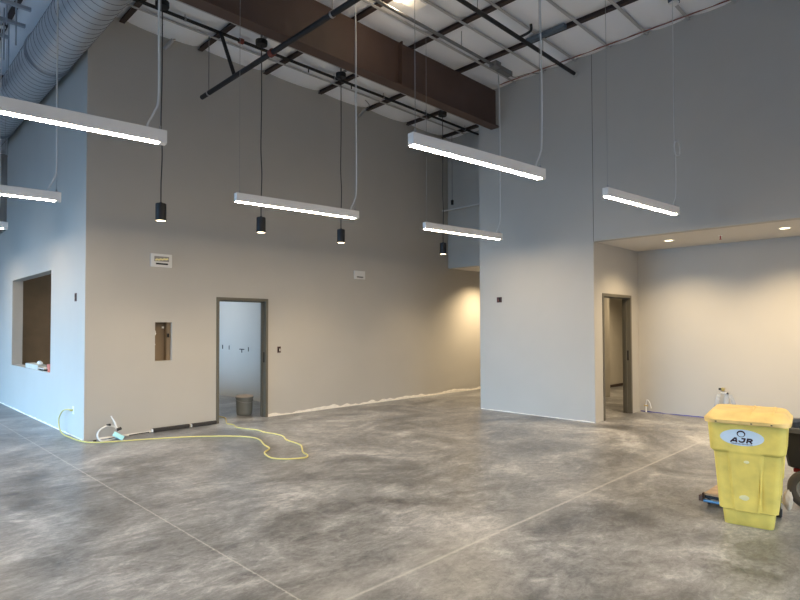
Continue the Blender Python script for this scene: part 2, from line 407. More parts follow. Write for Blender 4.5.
# ------------------------------------------------------------------ sprinkler pipes and conduits
pr = empty('sprinkler_pipe', (3, -.92, 6.0), 'long black sprinkler branch pipe between the brown beam and the main wall', 'pipe')
T('pipe_run', [(-2.95, 0, 0), (4.89, 0, 0)], .024, 'pipe_black', pr, 12)
for x in (-2.0, -.6, .7, 1.9, 3.1, 4.4):
    T('hanger_rod', [(x, 0, .02), (x, 0, .08)], .005, 'pipe_grey', pr, 6)
    bm = bmesh.new(); tube(bm, [(x-.012, 0, 0), (x+.012, 0, 0)], .031, 12); link('clevis', bm, 'pipe_grey', pr, True)
bm = bmesh.new(); tube(bm, [(-1.15, 0, 0), (-1.08, 0, 0)], .042, 12); link('coupling', bm, 'coupling', pr, True)
for x in (.15, 1.1, 3.2):
    T('sprinkler_head', [(x, 0, -.02), (x, 0, -.08)], .011, 'pipe_black', pr, 8)
pm = empty('sprinkler_main', (1.545, -3, 5.2), 'thick black sprinkler main crossing under the brown beam, open end by the main wall', 'pipe')
T('pipe_run', [(0, 2.68, 0), (0, -8, 0)], .035, 'pipe_black', pm, 16)
T('riser', [(0, 1.66, .03), (0, 2.06, .78)], .028, 'pipe_black', pm, 12)
bm = bmesh.new(); tube(bm, [(0, .70, 0), (0, .63, 0)], .05, 14); link('coupling', bm, 'coupling', pm, True)
for y, h in ((2.45, .88), (-.62, .88), (-3.6, .88)):
    T('hanger_rod', [(0, y, .03), (0, y, h)], .006, 'pipe_grey', pm, 6)
    bm = bmesh.new(); tube(bm, [(0, y-.014, 0), (0, y+.014, 0)], .043, 12); link('clevis', bm, 'wire', pm, True)
p3 = empty('sprinkler_pipe', (3, -4.14, 5.86), 'thick black pipe high at right entering the upper right wall', 'pipe')
T('pipe_run', [(-2.95, 0, 0), (3.335, 0, 0)], .030, 'pipe_black', p3, 14)
for x in (-1.6, .62, 2.3):
    T('hanger_rod', [(x, 0, .02), (x, 0, .22)], .006, 'pipe_grey', p3, 6)
T('sprinkler_head', smoothpath([(1.62, 0, 0), (1.66, -.1, .03), (1.70, -.16, .08), (1.70, -.16, .17)], 4), .02, 'pipe_black', p3, 8)
bm = bmesh.new(); tube(bm, [(3.30, 0, 0), (3.335, 0, 0)], .055, 16); link('wall_collar', bm, 'paint', p3, True)
p4 = empty('conduit_run', (3, -3.40, 5.83), 'grey conduit right of the brown beam leading to the junction boxes', 'conduit')
T('conduit', [(-2.95, 0, 0), (2.0, 0, 0)], .024, 'pipe_grey', p4, 10)
bm = bmesh.new(); box(bm, (2.0, -.07, -.03), (2.14, .07, .06), 0, .006); link('junction_box', bm, 'pipe_grey', p4)
bm = bmesh.new(); box(bm, (2.25, .03, .02), (2.62, .14, .10), 0, .01); link('driver_box', bm, 'pipe_grey', p4)
T('whip_cable', smoothpath([(2.14, 0, 0), (2.22, .05, .06), (2.3, .09, .05)], 5), .009, 'pipe_grey', p4, 6)
T('whip_cable', smoothpath([(2.6, .09, .05), (2.85, .12, .10), (3.0, -.05, .16), (3.25, -.1, .22)], 5), .007, 'pipe_grey', p4, 6)
for x in (-2, -.9, 1.2): T('hanger_rod', [(x, 0, .02), (x, 0, .25)], .005, 'pipe_grey', p4, 6)
p5 = empty('conduit_run', (0, -1.45, 5.95), 'pale grey conduit along the near side of the pendant canopies', 'conduit')
T('conduit', [(.05, 0, 0), (7.88, 0, 0)], .026, 'pipe_grey', p5, 10)
for x in (.5, 3, 5.5): B('clip', (x-.01, -.03, .02), (x+.01, .03, .13), 'pipe_grey', p5)
tag(B('sheet_metal_channel', (5.09, -4.62, 6.02), (5.17, -3.96, 6.08), 'bluegrey'), 'short blue-grey metal channel under a joist near the black pipe', 'channel')
tag(T('passage_conduit', [(7.68, -.01, 4.33), (7.68, YB0+.01, 4.33)], .018, 'cord_white', None, 8), 'thin pale conduit crossing high in the passage', 'conduit')
for (x, lab) in ((1.10, 'short grey conduit stub high on the main wall near the duct'), (5.08, 'short grey conduit stub high on the main wall beyond the brown beam')):
    r = empty('conduit_stub', (x, 0, 5.93), lab, 'conduit stub', 'conduit stubs at the top of the main wall')
    T('sleeve', [(-.03, -.03, -.02), (.07, -.10, .13)], [.028, .03], 'galv', r, 12)
    T('cable', smoothpath([(.07, -.10, .13), (.12, -.16, .17), (.0, -.30, .16), (-.2, -.42, .15)], 5), .008, 'pipe_grey', r, 6)
hb = empty('hanging_box', (7.55, -.42, 4.50), 'small black fitting on a thin wire high in the passage', 'fitting')
T('wire', [(0, 0, 0), (0, 0, 1.57)], .004, 'cord_black', hb, 6); LT('housing', [(0, -.10), (.03, -.10), (.035, 0), (.01, .02), (0, .02)], 'black', hb, 12)

# ------------------------------------------------------------------ linear lights
def barlight(xr, yr, ang, label, cordpts=None, length=1.73, coil=False, off=-.03):
    """xr, yr: right end; body runs to the left from it"""
    r = empty('linear_pendant_light', (xr, yr, 3.055), label, 'ceiling light', 'white linear pendant lights', ang)
    Lx = -length
    bm = bmesh.new(); box(bm, (Lx, -.036, 0), (0, .036, .10), 0, .004); link('housing', bm, 'white_metal', r)
    bm = bmesh.new(); box(bm, (Lx+.012, -.026, -.006), (-.06, .026, 0)); link('diffuser', bm, 'diff', r)
    bm = bmesh.new(); box(bm, (-.055, -.030, -.008), (-.002, .030, 0)); link('end_plate', bm, 'white_metal', r)
    top = 6.072-3.055
    for x in (Lx+.05, -.045):
        T('suspension_wire', [(x, 0, .10), (x, 0, top)], .0022, 'wire', r, 5)
        LT('gripper', [(0, .10), (.010, .10), (.008, .135), (0, .14)], 'wire', r, 8).location = (x, 0, 0)
    c0 = [(off-.08, 0, .10), (off-.075, 0, .14), (off-.03, -.01, .24), (off, -.01, .38)]
    wob = random.uniform(-.02, .02)
    if not coil:
        T('power_cord', smoothpath(c0 + [(off-.005, -.02, 1.0), (off+wob, -.015, 1.7), (off-.01, -.02, 2.4), (off-.01, 0, top)], 6), .0085, 'cord_white', r, 6)
    else:
        T('power_cord', smoothpath(c0[:3] + [(-.04, -.01, .5), (-.04, -.01, .83)], 6), .0045, 'cord_white', r, 6)
        T('power_cord', smoothpath([(-.05, 0, .83), (-.06, 0, 1.5), (-.045, 0, 2.3), (-.05, 0, top)], 6), .0045, 'cord_white', r, 6)
        T('coil', [(.0+.085*math.cos(a*PI/10), -.012+.004*math.sin(a), .88+.095*math.sin(a*PI/10)) for a in range(0, 46)], .008, 'cord_white', r, 6)
    LT('canopy', [(0, top-.02), (.05, top-.02), (.05, top), (0, top)], 'white_metal', r, 20).location = (off-.01, 0, 0)
    return r
A = -math.radians(6.2)
barlight(2.532, -2.92, A, 'white linear light hanging in front of the doorway, between two black pendants')
barlight(2.531, -5.763, A, 'white linear light hanging nearest the centre top, overlapping the brown beam end below')
barlight(5.479, -3.205, A, 'small white linear light hanging in front of the left edge of the right wall')
barlight(5.399, -6.06, A, 'white linear light with a coiled cord hanging before the recess at right', coil=True)
barlight(-.606, -4.216, A, off=-.06, label='largest white linear light cut by the left photo edge, below the duct')
barlight(-.634, -1.311, A, off=-.05, label='second white linear light cut by the left photo edge, in front of the blue-lit wall')
barlight(-.686, 1.30, A, off=-.10, label='smallest white linear light, just its end showing at the left photo edge')
barlight(-.72, 4.3, A, off=-.10, label='white linear light in front of the sill opening, beyond the left photo edge')
barlight(2.55, -8.72, A, 'white linear light beside the camera, above the photo frame')
barlight(5.42, -8.95, A, 'white linear light over the black dump cart, beyond the right photo edge')
barlight(-.60, -7.15, A, 'white linear light almost overhead, above the photo frame')
barlight(2.55, -11.6, A, 'white linear light behind the camera')
jb = empty('ceiling_junction_box', (5.57, -6.0, 6.02), 'blue-black junction fitting on the ceiling above the coiled cord', 'junction box')
B('box', (-.06, -.06, -.02), (.06, .06, .06), 'bluegrey', jb, .006); LT('cover', [(0, -.045), (.055, -.045), (.065, -.02), (0, -.02)], 'white_metal', jb, 20)
for q in (0, 1): T('cable', smoothpath([(-.05, -.04+.05*q, .02), (-.12, -.03+.04*q, .0), (-.18, .0, .03), (-.28, .02+.03*q, .06)], 5), .012, 'bluegrey', jb, 6)

# high bay at the top of the frame
hbay = empty('high_bay_light', (2.80, -3.46, 6.0), 'glowing lamp beside a white square plate at the top edge of the photo', 'ceiling light')
LT('lamp', [(0, -.03), (.07, -.03), (.085, 0), (.085, .05), (0, .05)], 'lamp', hbay, 24)
B('plate', (.13, -.16, -.02), (.38, .05, .0), 'white_metal', hbay, .004)
hl = bpy.data.lights.new('lamp_light', 'POINT'); hl.energy = 5; hl.color = (1, .80, .55); hl.shadow_soft_size = .06
ho = bpy.data.objects.new('lamp_light', hl); C.objects.link(ho); ho.location = (0, 0, -.10); ho.parent = hbay
B('mount', (-.1, -.04, .05), (.3, .04, .09), 'pipe_grey', hbay)

# ------------------------------------------------------------------ black pendants
def spot(parent, loc, power, col, ang, blend=.6, rad=.03):
    l = bpy.data.lights.new('lamp_light', 'SPOT'); l.energy = power; l.color = col; l.spot_size = math.radians(ang); l.spot_blend = blend; l.shadow_soft_size = rad
    o = bpy.data.objects.new('lamp_light', l); C.objects.link(o); o.location = loc; o.parent = parent; return o
PL = ['black cylinder pendant above the wall niche, leftmost', 'black cylinder pendant above and right of the doorway top',
      'black cylinder pendant left of the small wall speaker plate', 'black cylinder pendant against the passage, rightmost of the four']
for (x, y, z), lab in zip([(.565, -1.2, 3.0), (2.075, -1.2, 3.02), (3.67, -1.15, 3.035), (6.37, -1.15, 3.08)], PL):
    r = empty('pendant_light', (x, y, z), lab, 'pendant light', 'black cylinder pendants')
    R = .068
    LT('housing', [(R-.012, .028), (R-.006, .0), (R, 0), (R, .225), (R-.006, .232), (.018, .235), (.016, .25), (0, .25)], 'black', r, 28)
    LT('lens', [(0, .004), (R-.008, .004), (R-.008, .012), (0, .012)], 'lamp', r, 24)
    T('cord', smoothpath([(0, 0, .24), (0, 0, .5), (.012, 0, .9), (-.006, 0, 1.3), (.004, 0, 2.0), (0, 0, 2.90)], 5), .0075, 'cord_black', r, 6)
    LT('canopy', [(0, 2.88), (.085, 2.88), (.09, 2.90), (.09, 2.95), (0, 2.95)], 'black', r, 24)
    B('bracket', (-.02, -.20, 2.95), (.02, .05, 2.975), 'pipe_grey', r); B('stem', (-.012, -.012, 2.975), (.012, .012, 6.125-z), 'pipe_grey', r)
    spot(r, (0, 0, -.012), 70, (1, .76, .46), 110, 1)

# ------------------------------------------------------------------ recess downlights
def can(x, y, z, label, power):
    r = empty('recessed_downlight', (x, y, z), label, 'downlight', 'recessed downlights')
    LT('trim_ring', [(.058, -.001), (.082, -.006), (.088, -.001)], 'white_metal', r, 28)
    LT('lens', [(0, -.004), (.06, -.004)], 'can', r, 24)
    spot(r, (0, 0, -.02), power, (1, .76, .46), 136, 1)
can(7.13, -5.34, ZS, 'lit round downlight in the recess soffit nearest its left corner', 165)
can(7.13, -6.93, ZS, 'lit round downlight in the recess soffit at the right photo edge', 205)
can(8.9, -.8, ZS, 'lit downlight in the low passage ceiling, hidden behind the soffit edge', 330)
can(7.13, -8.6, ZS, 'lit downlight in the recess soffit, beyond the right photo edge', 240)
can(10.6, -3.4, ZS, 'lit downlight in the store room behind the right doorway', 260)
r = empty('fire_sprinkler', (7.2, -6.08, ZS), 'small red fire sprinkler in the recess soffit between two downlights', 'sprinkler')
LT('escutcheon', [(0, -.004), (.028, -.004), (.032, 0)], 'white_metal', r, 16); LT('head', [(0, -.06), (.016, -.06), (.016, -.052), (.006, -.05), (.009, -.004), (0, -.004)], 'red', r, 12)

# light of the room behind the main wall doorway
r = empty('room_light', (2.4, 3.2, 2.885), 'ceiling light in the room behind the main doorway', 'ceiling light')
B('panel', (-.3, -.3, 0), (.3, .3, .012), mat('cool_panel', (.9, .9, .9), .5, emit=(1, .97, .92), es=30), r)

# ------------------------------------------------------------------ door frames
def doorframe(name, x0, x1, zt, yf, depth, face=-1):
    """hollow-metal frame in a wall whose front face is y=yf and thickness goes +y"""
    r = bpy.data.objects.new(name, None); C.objects.link(r); r['kind'] = 'structure'; r.location = ((x0+x1)/2, yf, 0)
    w_ = (x1-x0)/2; fc = .05
    for sgn in (-1, 1):
        bm = bmesh.new(); a = sorted((sgn*w_, sgn*(w_-fc)))
        box(bm, (a[0], -.014, 0), (a[1], depth+.014, zt-fc), 0, .003)
        a = sorted((sgn*(w_-fc), sgn*(w_-fc-.016))); box(bm, (a[0], depth*.45, 0), (a[1], depth*.72, zt-fc-.0))
        link('door_jamb', bm, 'frame', r)
    bm = bmesh.new(); box(bm, (-w_, -.014, zt-fc), (w_, depth+.014, zt), 0, .003); box(bm, (-w_+fc, depth*.45, zt-fc-.016), (w_-fc, depth*.72, zt-fc)); link('door_head', bm, 'frame', r)
    o = B('strike_plate', (w_-fc-.004, .03, .96), (w_-fc, .06, 1.14), 'dark', r); o['label'] = 'dark strike plate opening'
    return r
doorframe('door_1', 1.965, 2.94, 2.085, 0, .15)
doorframe('door_2', 6.64, 7.79, 2.14, YB1, .13)

# ------------------------------------------------------------------ trims: joint, ragged plaster edge, chalk lines
B('trim_2', (XB-.002, YB1-.0055, ZS), (XB+.01, YB1-.0005, 6.1), 'dark', kind='structure')
def ragged(name, x0, x1, y, h, axis='x', ma='plaster', th=.007):
    bm = bmesh.new(); n = int(abs(x1-x0)/.035); prevs = None
    for i in range(n+1):
        x = x0+(x1-x0)*i/n
        hh = h*(.55+.55*mnoise.noise(Vector((x*1.3, 3, 1)))+.45*mnoise.noise(Vector((x*6, 1, 5)))); hh = max(.006, hh)
        P_ = lambda t, z: (x, y-t, z) if axis == 'x' else (y-t, x, z)
        cur = [bm.verts.new(P_(0, .0)), bm.verts.new(P_(th, 0)), bm.verts.new(P_(th*.7, hh*.8)), bm.verts.new(P_(0, hh))]
        if prevs:
            for k in range(3): bm.faces.new((prevs[k], prevs[k+1], cur[k+1], cur[k]))
        prevs = cur
    link(name, bm, ma, kind='structure')
ragged('trim_3', 2.945, 11.5, 0, .085)
ragged('trim_4', .2, 1.955, 0, .035)
ragged('trim_5', .05, 7, 0, .03, 'y')
ragged('trim_6', -4.42, -2.12, XB, .022, 'y')
ragged('trim_7', -11, -4.45, XC, .03, 'y', 'blue_line', .004)
ragged('trim_8', 3.0, 13, YB0-.15, .05, 'x', 'blue_line', .004) if False else None
B('trim_9', (9.9, YB0-.158, .0), (12.95, YB0-.151, .07), 'joist', kind='structure')

# ------------------------------------------------------------------ fixtures on the walls
# niche in the main wall with bare board and rough-in parts
nr = empty('wall_niche_box', (1.10, .15, 1.07), 'brown open recessed box in the main wall left of the doorway', 'recessed box')
bm = bmesh.new(); box(bm, (-.133, .0, 0), (.133, .01, .595)); link('back_board', bm, 'brown', nr)
B('side_stud', (.07, -.10, .003), (.128, -.002, .592), 'brown', nr)
o = B('clamp', (.03, -.03, .50), (.055, -.002, .53), 'white', nr)
o = T('clamp', [(-.09, -.02, .38), (-.075, -.03, .42), (-.085, -.02, .47)], .008, 'white', nr, 6)
o = B('connector', (.075, -.12, .36), (.10, -.102, .42), 'dark', nr)
for k in (0, 1): B('clamp', (-.10+.01*k, -.02, .30-.06*k), (-.085+.01*k, -.004, .32-.06*k), 'white', nr)
def plate(x0, x1, z0, z1, label, lit=False):
    r = empty('wall_plate', ((x0+x1)/2, 0, (z0+z1)/2), label, 'wall plate', 'white plates high on the main wall')
    w_ = (x1-x0)/2; h_ = (z1-z0)/2
    B('cover', (-w_, -.022, -h_), (w_, 0, h_), mat('plate_white', (.72, .71, .68), .6), r, .003)
    B('slot', (-w_*.55, -.026, -h_*.62), (w_*.6, -.0215, -h_*.38), 'dark', r)
    if lit:
        B('recess', (-w_*.70, -.024, -h_*.15), (w_*.70, -.0215, h_*.62), mat('grey_inset', (.28, .27, .25), .7), r)
        bm = bmesh.new()
        pts = [(-w_*.62+w_*1.2*i/7, -.028, h_*(.02+.10*(i % 2)+.03*i)) for i in range(8)]
        tube(bm, pts, .014, 8); link('painted_light', bm, mat('cream_light_paint', (.95, .82, .42), .7, bump=.4), r, True)  # the plate's yellow light, put in as plain cream colour
plate(.895, 1.215, 2.51, 2.715, 'white wall plate with a painted yellow light and dark slot above the niche', True)
plate(4.93, 5.22, 2.56, 2.73, 'plain white wall plate with dark slot, right of the doorway')
def openbox(name, loc, ax, label, w_=.035, h_=.055):
    r = empty(name, loc, label, 'outlet box', 'open wall boxes')
    if ax == 'y':
        B('box_rim', (-w_, -.006, -h_), (w_, 0, h_), 'switch', r); B('opening', (-w_*.6, -.008, -h_*.7), (w_*.1, -.0055, h_*.75), 'dark', r); B('device', (w_*.2, -.009, -h_*.5), (w_*.6, -.0055, h_*.3), 'white', r)
    else:
        B('box_rim', (-.006, -w_, -h_), (0, w_, h_), 'switch', r); B('opening', (-.008, -w_*.6, -h_*.7), (-.0055, w_*.2, h_*.75), 'dark', r); B('device', (-.009, w_*.25, -h_*.5), (-.0055, w_*.5, h_*.1), 'coupling', r)
    return r
openbox('switch_box', (3.17, 0, 1.18), 'y', 'open switch box on the main wall just right of the doorway')
openbox('switch_box', (XB, -2.56, 2.085), 'x', 'small square maroon open box on the pale right wall', .055, .05)
openbox('switch_box', (0, .44, 2.03), 'x', 'small dark open box on the blue-lit left wall near the corner', .045, .06)
# things on the wall of the room behind
for k, (y, z, w2, h2) in enumerate([(3.50, 1.13, .07, .06), (3.20, 1.12, .05, .06), (2.62, 1.06, .06, .05), (2.34, 1.10, .05, .06)]):
    r = empty('rough_in_box', (3.92, y-.0, z), ['outlet hole in the back room wall, leftmost through the doorway', 'outlet hole in the back room wall, second from left', 'outlet hole in the back room wall, third from left', 'outlet hole in the back room wall nearest the right jamb'][k], 'outlet box', 'rough outlet holes in the back room')
    B('rim', (-.005, -w2, -h2), (0, w2, h2), 'paint', r); B('hole', (-.008, w2*.2, -h2*.8), (-.0045, w2*.8, h2*.8), 'dark', r)
    if k == 2: B('slot', (-.008, -.07, h2*.5), (-.0, .14, h2*.5+.02), 'dark', r)

# ------------------------------------------------------------------ window sill objects
r = empty('sill_tray', (.085, 3.15, .85), 'whitish low box lying on the sill of the left wall opening', 'box')
bm = bmesh.new(); box(bm, (-.07, -.45, .0), (.07, .45, .085), 0, .006); link('body', bm, mat('greyish_box', (.52, .52, .47), .8, var=.1), r)
B('dark_slot', (-.045, -.85, .004), (.05, -.46, .03), 'dark', r); B('flap', (-.06, -.85, .03), (.06, -.46, .042), 'plaster', r)
r = empty('paper_cup', (.06, 2.02, .85), 'salmon cup on the sill at the right end of the left wall opening', 'cup')
LT('cup', [(0, 0), (.045, 0), (.058, .13), (.05, .13), (.04, .01), (0, .01)], 'orange', r, 20)
bm = bmesh.new(); bmesh.ops.create_icosphere(bm, subdivisions=2, radius=.05)
for v in bm.verts: v.co = Vector((v.co.x*.8, v.co.y*1.6, v.co.z*.6))*(1+.5*mnoise.noise(v.co*22)); v.co += Vector((.08, 2.82, .972))
tag(link('crumpled_paper', bm, 'white', smooth=False), 'crumpled white paper on the low box on the sill', 'paper')

# ------------------------------------------------------------------ bucket
r = empty('plastic_bucket', (2.80, .56, 0), 'grey plastic bucket with dusty rim standing inside the doorway', 'bucket')
LT('pail', [(0, 0), (.128, 0), (.132, .006), (.146, .25), (.154, .25), (.154, .262), (.148, .264), (.149, .30), (.16, .30), (.16, .318), (.150, .32), (.138, .02), (0, .015)], 'bucket', r, 40)
LT('lid', [(0, .325), (.10, .325), (.148, .318), (.163, .322), (.165, .336), (.150, .345), (.12, .338), (0, .338)], 'bucket_rim', r, 40)
T('bail_handle', [(.158*math.cos(a*PI/12)*1.02, -.158*math.sin(a*PI/12)*1.03, .275-.05*math.sin(a*PI/12)) for a in range(13)], .0035, 'wire', r, 6)

# ------------------------------------------------------------------ black bars lying along the wall foot
for k, (x0, x1) in enumerate([(.935, 1.50), (1.54, 1.955)]):
    r = empty('black_foam_bar', ((x0+x1)/2, -.036, 0), ['black bar along the wall foot, the piece farther from the doorway', 'black bar along the wall foot, the piece touching the doorway'][k], 'bar', 'black bars at the wall foot')
    h = (x1-x0)/2
    B('bar', (-h, -.024, .004), (h, .024, .058), 'rubber', r, .008)
    B('end_cap', (-h-.018, -.022, .006), (-h, .022, .05), 'white', r, .004)
# white flexible conduit bundle in front of the corner
r = empty('flexible_conduit', (.26, -.15, 0), 'white flexible conduit loop with black fittings on the floor by the corner', 'conduit')
T('conduit_loop', smoothpath([(.16, .02, .10), (.10, .04, .17), (.0, .02, .19), (-.10, 0, .15), (-.14, -.04, .08), (-.10, -.08, .012), (.05, -.06, .012), (.2, .0, .03), (.30, .05, .012)], 6), .012, 'cord_white', r, 8)
T('fitting', [(.0, .03, .20), (.05, .03, .205)], .018, 'black', r, 10); T('fitting', [(.13, .02, .12), (.19, .02, .14)], .022, 'black', r, 10); T('fitting', [(-.16, -.05, .02), (-.20, -.05, .018)], .016, 'black', r, 10)
T('conduit_stub', [(.14, .03, .12), (.12, .06, .22), (.07, .08, .32)], [.014, .013, .008], 'white', r, 8)
T('conduit_loop', smoothpath([(.02, -.0, .012), (.22, .05, .012), (.5, .1, .012), (.62, .11, .012)], 6), .008, 'cord_black', r, 8)
o = B('card_tag', (-.075, -.04, -.005), (.075, .04, .005), 'cyan'); o.rotation_euler = (math.radians(38), math.radians(33), math.radians(-20)); o.location = (.37, -.26, .055)
tag(o, 'pale cyan card leaning beside the white flexible conduit', 'card')

# yellow extension cord
cp = [(-.03, .50, .38), (-.05, .62, .385), (-.07, .80, .34), (-.08, .93, .22), (-.09, .86, .09), (-.09, .66, .025), (-.07, .36, .009), (-.05, .05, .009), (.02, -.20, .009), (.22, -.36, .009), (.60, -.52, .009), (1.06, -.75, .009), (1.40, -1.0, .009),
      (1.66, -1.28, .009), (1.76, -1.50, .009), (1.75, -1.72, .009), (1.62, -2.05, .009), (1.54, -2.31, .009), (1.38, -2.46, .009), (1.31, -2.60, .009), (1.27, -2.80, .009), (1.34, -2.95, .009), (1.45, -3.03, .009), (1.57, -3.07, .009), (1.66, -2.98, .009),
      (1.72, -2.80, .009), (1.93, -2.46, .009), (1.98, -2.25, .009), (2.01, -1.99, .009), (2.12, -1.75, .009), (2.14, -1.52, .009), (2.10, -1.28, .009), (2.12, -1.03, .009), (2.05, -.80, .009), (2.02, -.58, .009), (2.09, -.36, .009), (2.08, -.16, .009), (2.2, .1, .009), (2.35, .5, .009), (2.2, 1.1, .009)]
r = empty('extension_cord', (1.3, -1, 0), 'yellow extension cord looping across the concrete floor to the doorway', 'cord')
o = T('cable', [Vector(p_)-Vector((1.3, -1, 0)) for p_ in smoothpath(cp, 7)], .0095, 'yellow_cord', r, 8)
o = T('plug', [(-1.305, 1.50, .38), (-1.34, 1.52, .381)], [.017, .013], 'yellow_cord', r, 10)
r = empty('wall_outlet', (0, .50, .38), 'white outlet low on the blue-lit wall with the yellow cord plugged in', 'outlet')
B('cover', (-.005, -.035, -.057), (0, .035, .057), 'white', r, .002)

# plumbing stubs on the recess wall
r = empty('plumbing_stub', (XC, -5.84, .42), 'brass valves with hanging clear film on the recess wall above the yellow bin', 'valve')
T('stub_pipe', [(0, 0, .10), (-.07, 0, .10)], .014, 'brass', r, 10); T('valve_handle', [(-.07, .025, .10), (-.07, .055, .10)], .02, 'black', r, 10)
LT('valve_body', [(0, -.03), (.022, -.03), (.026, 0), (.022, .03), (0, .03)], 'brass', r, 14).location = (-.085, -.01, .10)
T('stub_pipe', [(0, -.04, .035), (-.06, -.04, .035)], .012, 'white', r, 10); T('valve_handle', [(-.06, -.06, .035), (-.06, -.085, .035)], .016, 'black', r, 10); T('valve_body', [(-.06, .03, .035), (-.06, -.06, .035)], .013, 'white', r, 10)
bm = bmesh.new()
for q, (ya, yb) in enumerate([(.05, .16), (-.07, .0), (-.11, -.22)]):
    prev = None
    for i in range(9):
        t = i/8; y = ya+(yb-ya)*t; z = .02-.38*t
        c = [bm.verts.new((-.045-.02*math.sin(5*t+q), y+.03, z)), bm.verts.new((-.06-.015*math.cos(4*t+q), y-.03-.02*t, z))]
        if prev: bm.faces.new((prev[0], prev[1], c[1], c[0]))
        prev = c
bmesh.ops.solidify(bm, geom=bm.faces[:], thickness=.001); link('plastic_film', bm, 'plastic_film', r)
r = empty('plumbing_stub', (XC, -4.56, .0), 'small white pipe stub with film low on the recess wall beside the right doorway', 'valve')
T('stub_pipe', [(-.03, 0, .0), (-.03, 0, .15)], .014, 'white', r, 10); T('valve_handle', [(-.03, -.03, .12), (-.03, .03, .12)], .015, 'brass', r, 10)
T('hose', smoothpath([(-.03, 0, .15), (-.06, -.03, .23), (-.06, -.08, .18), (-.05, -.10, .08)], 5), .008, 'white', r, 8)

# ------------------------------------------------------------------ yellow wheeled bin
BR = math.radians(-81.0)
bin_ = empty('wheeled_bin', (2.835, -7.455, 0), 'tall yellow wheeled bin with a closed lid and an oval white sticker', 'bin', None, BR)
bin_.scale = (1, 1, .978)
def rrect(w_, d_, rad, n=8):
    """rounded rectangle points, counter-clockwise, centred"""
    pts = []
    for cx_, cy_, a0 in ((w_/2-rad, d_/2-rad, 0), (-w_/2+rad, d_/2-rad, 90), (-w_/2+rad, -d_/2+rad, 180), (w_/2-rad, -d_/2+rad, 270)):
        for k in range(n+1):
            a = math.radians(a0+90*k/n); pts.append((cx_+rad*math.cos(a), cy_+rad*math.sin(a)))
    return pts
def resample(pts, n):
    P_ = [Vector((*p_, 0)) for p_ in pts]; P_.append(P_[0]); ds = [0]
    for a, c in zip(P_, P_[1:]): ds.append(ds[-1]+(c-a).length)
    out = []; tot = ds[-1]; i = 0
    for k in range(n):
        t = tot*k/n
        while ds[i+1] < t: i += 1
        out.append(P_[i].lerp(P_[i+1], (t-ds[i])/max(1e-9, ds[i+1]-ds[i])))
    return out
def sst(x, a, b_):
    t = max(0, min(1, (x-a)/(b_-a))); return t*t*(3-2*t)
def loft(bm, levels, n=120, disp=None, captop=True):
    rings = []
    for (z, w_, d_, rad, cy_) in levels:
        pts = resample(rrect(w_, d_, rad), n); ring_ = []
        for k, p_ in enumerate(pts):
            q = Vector((p_.x, p_.y+cy_, z))
            if disp:
                t = (pts[(k+1) % n]-pts[k-1]).normalized(); nn = Vector((t.y, -t.x, 0))
                q += nn*disp(p_.x/(w_/2), p_.y/(d_/2), z, q, nn)
            ring_.append(bm.verts.new(q))
        rings.append(ring_)
    for a, c in zip(rings, rings[1:]):
        for k in range(n): bm.faces.new((a[k], a[(k+1) % n], c[(k+1) % n], c[k]))
    bm.faces.new(rings[0][::-1])
    if captop: bm.faces.new(rings[-1])
lv = []
def bw(z): return .44+(.53-.44)*(z-.13)/.69
def bd(z): return .46+(.56-.46)*(z-.13)/.69
nz = 90; ZT = .84
lv.append((.122, bw(.13)-.03, bd(.13)-.03, .05, 0)); lv.append((.13, bw(.13), bd(.13), .06, 0))
for i in range(1, nz+1):
    z = .13+(ZT-.13)*i/nz; lv.append((z, bw(z), bd(z), .065, 0))
def dsp(u, v, z, q, nn):
    # recessed side columns below a shoulder line, flush centre stem on the front
    stem = 0
    if nn.y < -.3:
        t = (z-.13)/.45
        stem = 1-sst(abs(u+.04), .38+.08*min(t, 1)-.035, .38+.08*min(t, 1)+.035)
    zs_ = .60
    below = 1-sst(z, zs_-.014, zs_+.010)
    if nn.y > .5: return 0
    return -.020*below*(1-stem) + (.004*(1-below))
bm = bmesh.new(); loft(bm, lv, 160, dsp); link('body', bm, 'yellow', bin_, True)
bm = bmesh.new(); loft(bm, [(0, .325, .34, .03, -.012), (.006, .335, .35, .035, -.012), (.122, .355, .375, .04, -.012)], 96); link('base', bm, 'yellow', bin_, True)
bm = bmesh.new(); box(bm, (.086, -.252, .16), (.096, -.236, .585), 0, .002)
rb = link('rib', bm, 'yellow', bin_); 
# shadowless dark hand slot marks and scuffs as little raised patches
for (u, z, s_) in [(.0, .24, .022), (.02, .53, .012)]:
    bm = bmesh.new(); bmesh.ops.create_icosphere(bm, subdivisions=2, radius=1)
    for v in bm.verts: v.co = Vector((v.co.x*s_*1.6*(1+.4*mnoise.noise(v.co*2)), v.co.y*.002, v.co.z*s_*(1+.4*mnoise.noise(v.co*3))))
    o = link('scuff', bm, 'scuff', bin_, True); o.location = (u-.02, -(bd(z)/2)-.0005, z); o['label'] = 'white scuff mark'
